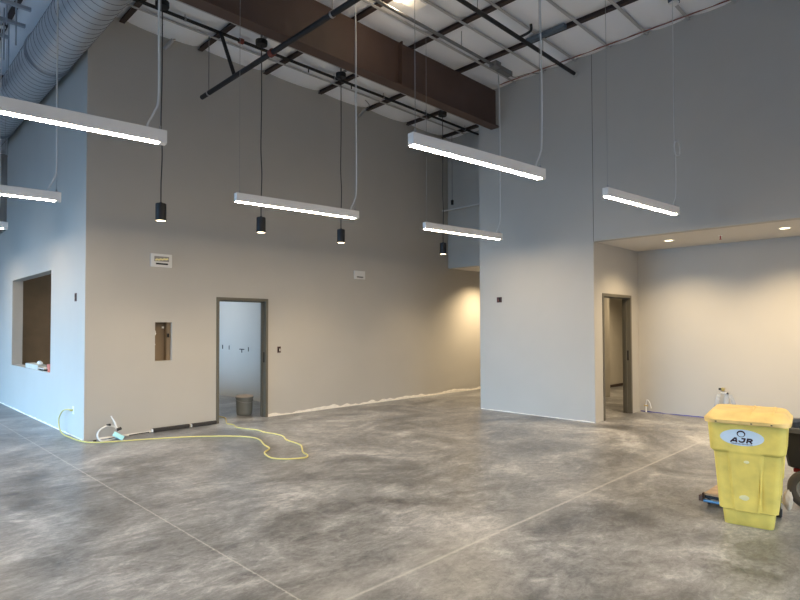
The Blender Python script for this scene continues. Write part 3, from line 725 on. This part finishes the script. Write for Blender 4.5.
# lid
def dl(u, v, z, q, nn): return 0
bm = bmesh.new()
loft(bm, [(.836, .55, .59, .06, 0), (.832, .575, .62, .075, 0), (.840, .588, .634, .11, 0), (.862, .590, .636, .11, 0), (.868, .582, .626, .105, 0), (.871, .568, .61, .08, 0), (.876, .560, .60, .075, 0), (.900, .53, .54, .07, .01), (.916, .50, .48, .06, .015), (.922, .46, .42, .05, .02)], 120)
lid = link('lid', bm, 'yellow_lid', bin_, True)
for u in (.03, .175):
    bm = bmesh.new(); tube(bm, smoothpath([(u, -.255, .884), (u, -.20, .9135), (u, 0, .9225), (u, .20, .9195), (u, .26, .905)], 5), .012, 6); link('lid_ridge', bm, 'yellow_lid', lid, True)
for u in (-.20, .04, .17):
    B('lid_dent', (u-.006, -.3195, .842), (u+.006, -.317, .850), 'dark', lid)
T('hinge_bar', [(-.20, .335, .83), (.20, .335, .83)], .014, 'black', bin_, 10)
# sticker and lettering
tilt = math.atan2(.05, .69)
st = bpy.data.objects.new('sticker', None)
zc_ = .725; yfr = -(bd(zc_)/2)-.0045
bm = bmesh.new(); n = 48; th = .0012
c1 = [bm.verts.new((.148*math.cos(2*PI*k/n), -th, .066*math.sin(2*PI*k/n))) for k in range(n)]; c0 = [bm.verts.new((.148*math.cos(2*PI*k/n), 0, .066*math.sin(2*PI*k/n))) for k in range(n)]
bm.faces.new(c1); bm.faces.new(c0[::-1])
for k in range(n): bm.faces.new((c0[k], c0[(k+1) % n], c1[(k+1) % n], c1[k]))
st = link('sticker', bm, 'sticker', bin_); st.location = (-.028, yfr, zc_); st.rotation_euler = (tilt, 0, 0)
st['label'] = 'oval white sticker reading AJR'
def text(body, size, x, z, shear=0, bold=0, sx_=1):
    cu = bpy.data.curves.new('lettering', 'FONT'); cu.body = body; cu.size = size; cu.align_x = 'CENTER'; cu.align_y = 'CENTER'; cu.shear = shear; cu.offset = bold; cu.extrude = .0005
    cu.materials.append(M['ink']); tmp = bpy.data.objects.new('tmp_text', cu); C.objects.link(tmp)
    bpy.context.view_layer.update()
    me = bpy.data.meshes.new_from_object(tmp.evaluated_get(bpy.context.evaluated_depsgraph_get())); bpy.data.objects.remove(tmp)
    o = bpy.data.objects.new('lettering', me); C.objects.link(o); o.parent = st
    if not me.materials: me.materials.append(M['ink'])
    o.location = (x, -.0022, z); o.rotation_euler = (PI/2, 0, 0); o.scale = (sx_, 1, 1)
    return o
def strokes(name, segs, wd):
    bm = bmesh.new()
    for pts in segs:
        pts = [Vector((x+.22*(z+.02), 0, z)) for x, z in pts]; n = len(pts); pr_ = None
        for i, q in enumerate(pts):
            t = (pts[min(i+1, n-1)]-pts[max(i-1, 0)]).normalized(); nn = Vector((-t.z, 0, t.x))*wd/2
            c_ = [bm.verts.new(q+nn+Vector((0, y_, 0))) for y_ in (0, -.0008)]+[bm.verts.new(q-nn+Vector((0, y_, 0))) for y_ in (-.0008, 0)]
            if pr_:
                for k in range(4): bm.faces.new((pr_[k], pr_[(k+1) % 4], c_[(k+1) % 4], c_[k]))
            else: bm.faces.new(c_)
            pr_ = c_
        bm.faces.new(pr_[::-1])
    o = link(name, bm, 'ink', st); o.location = (0, -.0014, 0); return o
zt, zb = -.002, -.041
strokes('letter', [[(-.072, zb), (-.048, zt-.003), (-.046, zt-.003)], [(-.043, zt), (-.031, zb)], [(-.060, -.029), (-.038, -.029)]], .0115)
strokes('letter', [[(.018, zt)]+[(.018, -.022)]+[(.001+.017*math.cos(math.radians(a)), -.024+.0115*math.sin(math.radians(a))) for a in range(0, -181, -20)], [(-.004, zt-.005), (.018, zt-.005)]], .0115)
strokes('letter', [[(.038, zt), (.038, zb)], [(.038, zt-.005), (.060, zt-.005), (.067, -.012), (.067, -.017), (.060, -.0225), (.040, -.0225)], [(.052, -.023), (.072, zb)]], .0115)
text('INDUSTRIAL SERVICES, INC.', .0115, .002, -.051, 0, .0002, 1.0)
bm = bmesh.new()   # crescent ring logo
n = 40; A_ = []; B_ = []
for k in range(n):
    a = 2*PI*k/n; A_.append((.029*math.cos(a), .0265*math.sin(a))); B_.append((.021*math.cos(a), .0185*math.sin(a)-.004))
va = [bm.verts.new((x, 0, z)) for x, z in A_]; vb = [bm.verts.new((x, 0, z)) for x, z in B_]
for k in range(n): bm.faces.new((va[k], va[(k+1) % n], vb[(k+1) % n], vb[k]))
bmesh.ops.solidify(bm, geom=bm.faces[:], thickness=.0008)
o = link('ring_emblem', bm, 'ink', st); o.location = (-.004, -.0022, .031)
# wheels at the back
T('axle', [(-.20, .215, .10), (.20, .215, .10)], .010, 'black', bin_, 10)
for sgn in (-1, 1):
    bm = bmesh.new()
    prof = [(.028, -.018), (.075, -.014), (.088, -.022), (.099, -.014), (.100, 0), (.099, .014), (.088, .022), (.075, .014), (.028, .018)]
    lathe(bm, prof, 36); bmesh.ops.rotate(bm, verts=bm.verts, matrix=Matrix.Rotation(PI/2, 3, 'Y'), cent=(0, 0, 0))
    wh = link('wheel', bm, 'rubber', bin_, True); wh.location = (sgn*.185, .215, .1005)
    bm = bmesh.new(); lathe(bm, [(0, -.022), (.026, -.022), (.030, 0), (.026, .022), (0, .022)], 20); bmesh.ops.rotate(bm, verts=bm.verts, matrix=Matrix.Rotation(PI/2, 3, 'Y'), cent=(0, 0, 0))
    link('hub', bm, 'white', wh, True)

# ------------------------------------------------------------------ black tilt cart behind the bin at right
ct = empty('dump_cart', (3.76, -8.12, 0), 'black dump cart with grey rim and inflated wheel, cut by the right photo edge', 'cart')
bm = bmesh.new()
def cl(z, w_, d_, cy_=0): return (z, w_, d_, .06, cy_)
n = 80; lev = [cl(.335, .52, 1.04), cl(.345, .55, 1.07), cl(.66, .64, 1.16), cl(.66, .615, 1.135), cl(.37, .52, 1.04)]
rings = []
for (z, w_, d_, rad, cy_) in lev:
    rings.append([bm.verts.new((p_.x, p_.y+cy_, z)) for p_ in resample(rrect(w_, d_, rad), n)])
for a, c in zip(rings, rings[1:]):
    for k in range(n): bm.faces.new((a[k], a[(k+1) % n], c[(k+1) % n], c[k]))
bm.faces.new(rings[0][::-1]); bm.faces.new(rings[-1]); link('tub', bm, 'tub', ct, True)
bm = bmesh.new(); rings = []
for (z, w_, d_) in [(.648, .64, 1.16), (.650, .68, 1.20), (.692, .685, 1.205), (.698, .66, 1.18), (.69, .62, 1.14), (.66, .617, 1.137)]:
    rings.append([bm.verts.new((p_.x, p_.y, z)) for p_ in resample(rrect(w_, d_, .07), n)])
for a, c in zip(rings, rings[1:]+rings[:1]):
    for k in range(n): bm.faces.new((a[k], a[(k+1) % n], c[(k+1) % n], c[k]))
link('rim', bm, 'tub_rim', ct, True)
for sgn in (-1, 1):
    T('frame_rail', [(sgn*.17, -.48, .30), (sgn*.17, .50, .30)], .018, 'red', ct, 10)
T('axle', [(-.34, .36, .17), (.34, .36, .17)], .012, 'black', ct, 10)
for sgn in (-1, 1):
    B('axle_bracket', (sgn*.17-.015, .33, .17), (sgn*.17+.015, .40, .30), 'red', ct)
for sgn in (-1, 1):
    bm = bmesh.new(); lathe(bm, [(.098, -.030), (.118, -.042), (.150, -.040), (.166, -.026), (.171, 0), (.166, .026), (.150, .040), (.118, .042), (.098, .030), (.098, -.030)], 48)
    bmesh.ops.rotate(bm, verts=bm.verts, matrix=Matrix.Rotation(PI/2, 3, 'Y'), cent=(0, 0, 0)); wh = link('wheel', bm, 'tyre', ct, True); wh.location = (sgn*.29, .36, .171)
    bm = bmesh.new(); lathe(bm, [(.100, -.030), (.092, -.034), (.086, -.014), (.05, -.010), (.034, -.03), (0, -.034), (0, .034), (.034, .03), (.05, .010), (.086, .014), (.092, .034), (.100, .030)], 40)
    bmesh.ops.rotate(bm, verts=bm.verts, matrix=Matrix.Rotation(PI/2, 3, 'Y'), cent=(0, 0, 0)); link('wheel_rim', bm, 'rim', wh, True)
    bm = bmesh.new(); lathe(bm, [(0, -.048), (.018, -.048), (.02, -.02), (0, .0)], 16); bmesh.ops.rotate(bm, verts=bm.verts, matrix=Matrix.Rotation(PI/2*1, 3, 'Y'), cent=(0, 0, 0)); link('hub_cap', bm, 'bluegrey', wh, True)
for sgn in (-1, 1): T('support_leg', [(sgn*.17, -.40, .30), (sgn*.17, -.42, .012)], .016, 'red', ct, 8)
# pale cloth/bag lump between bin and cart
bm = bmesh.new(); bmesh.ops.create_icosphere(bm, subdivisions=3, radius=1)
for v in bm.verts:
    q = v.co.copy(); v.co = Vector((q.x*.05, q.y*.035, q.z*.085))*(1+.25*mnoise.noise(q*2.2)); v.co += Vector((3.33, -7.62, .085))
lowz = min(v.co.z for v in bm.verts)
for v in bm.verts: v.co.z -= lowz
tag(link('cloth_rag', bm, mat('cream_cloth', (.62, .54, .42), .9, bump=.3), smooth=True), 'cream rag bunched on the floor between yellow bin and cart wheel', 'rag')

# ------------------------------------------------------------------ low dolly left of the bin
dl_ = empty('wooden_dolly', (3.04, -7.125, 0), 'low tan board on a black and blue metal frame poking out left of the bin', 'dolly')
B('board', (-.03, -.065, .085), (.42, .065, .105), 'wood', dl_, .003)
B('frame', (-.02, -.066, .055), (.42, .066, .083), 'black', dl_, .004)
T('front_bar', [(-.045, -.066, .040), (-.045, .066, .040)], .014, 'blue_metal', dl_, 10)
B('end_bracket', (-.065, .067, .035), (-.01, .103, .085), 'steel_brown', dl_, .005); B('end_bracket', (-.05, .067, .085), (-.015, .08, .105), 'steel_brown', dl_, .004)
for x in (.03, .38):
    for y in (-.045, .045):
        bm = bmesh.new(); tube(bm, [(x, y-.01, .024), (x, y+.01, .024)], .024, 16); link('caster', bm, 'rubber', dl_, True)
        B('fork', (x-.01, y-.014, .040), (x+.01, y+.014, .056), 'wire', dl_)
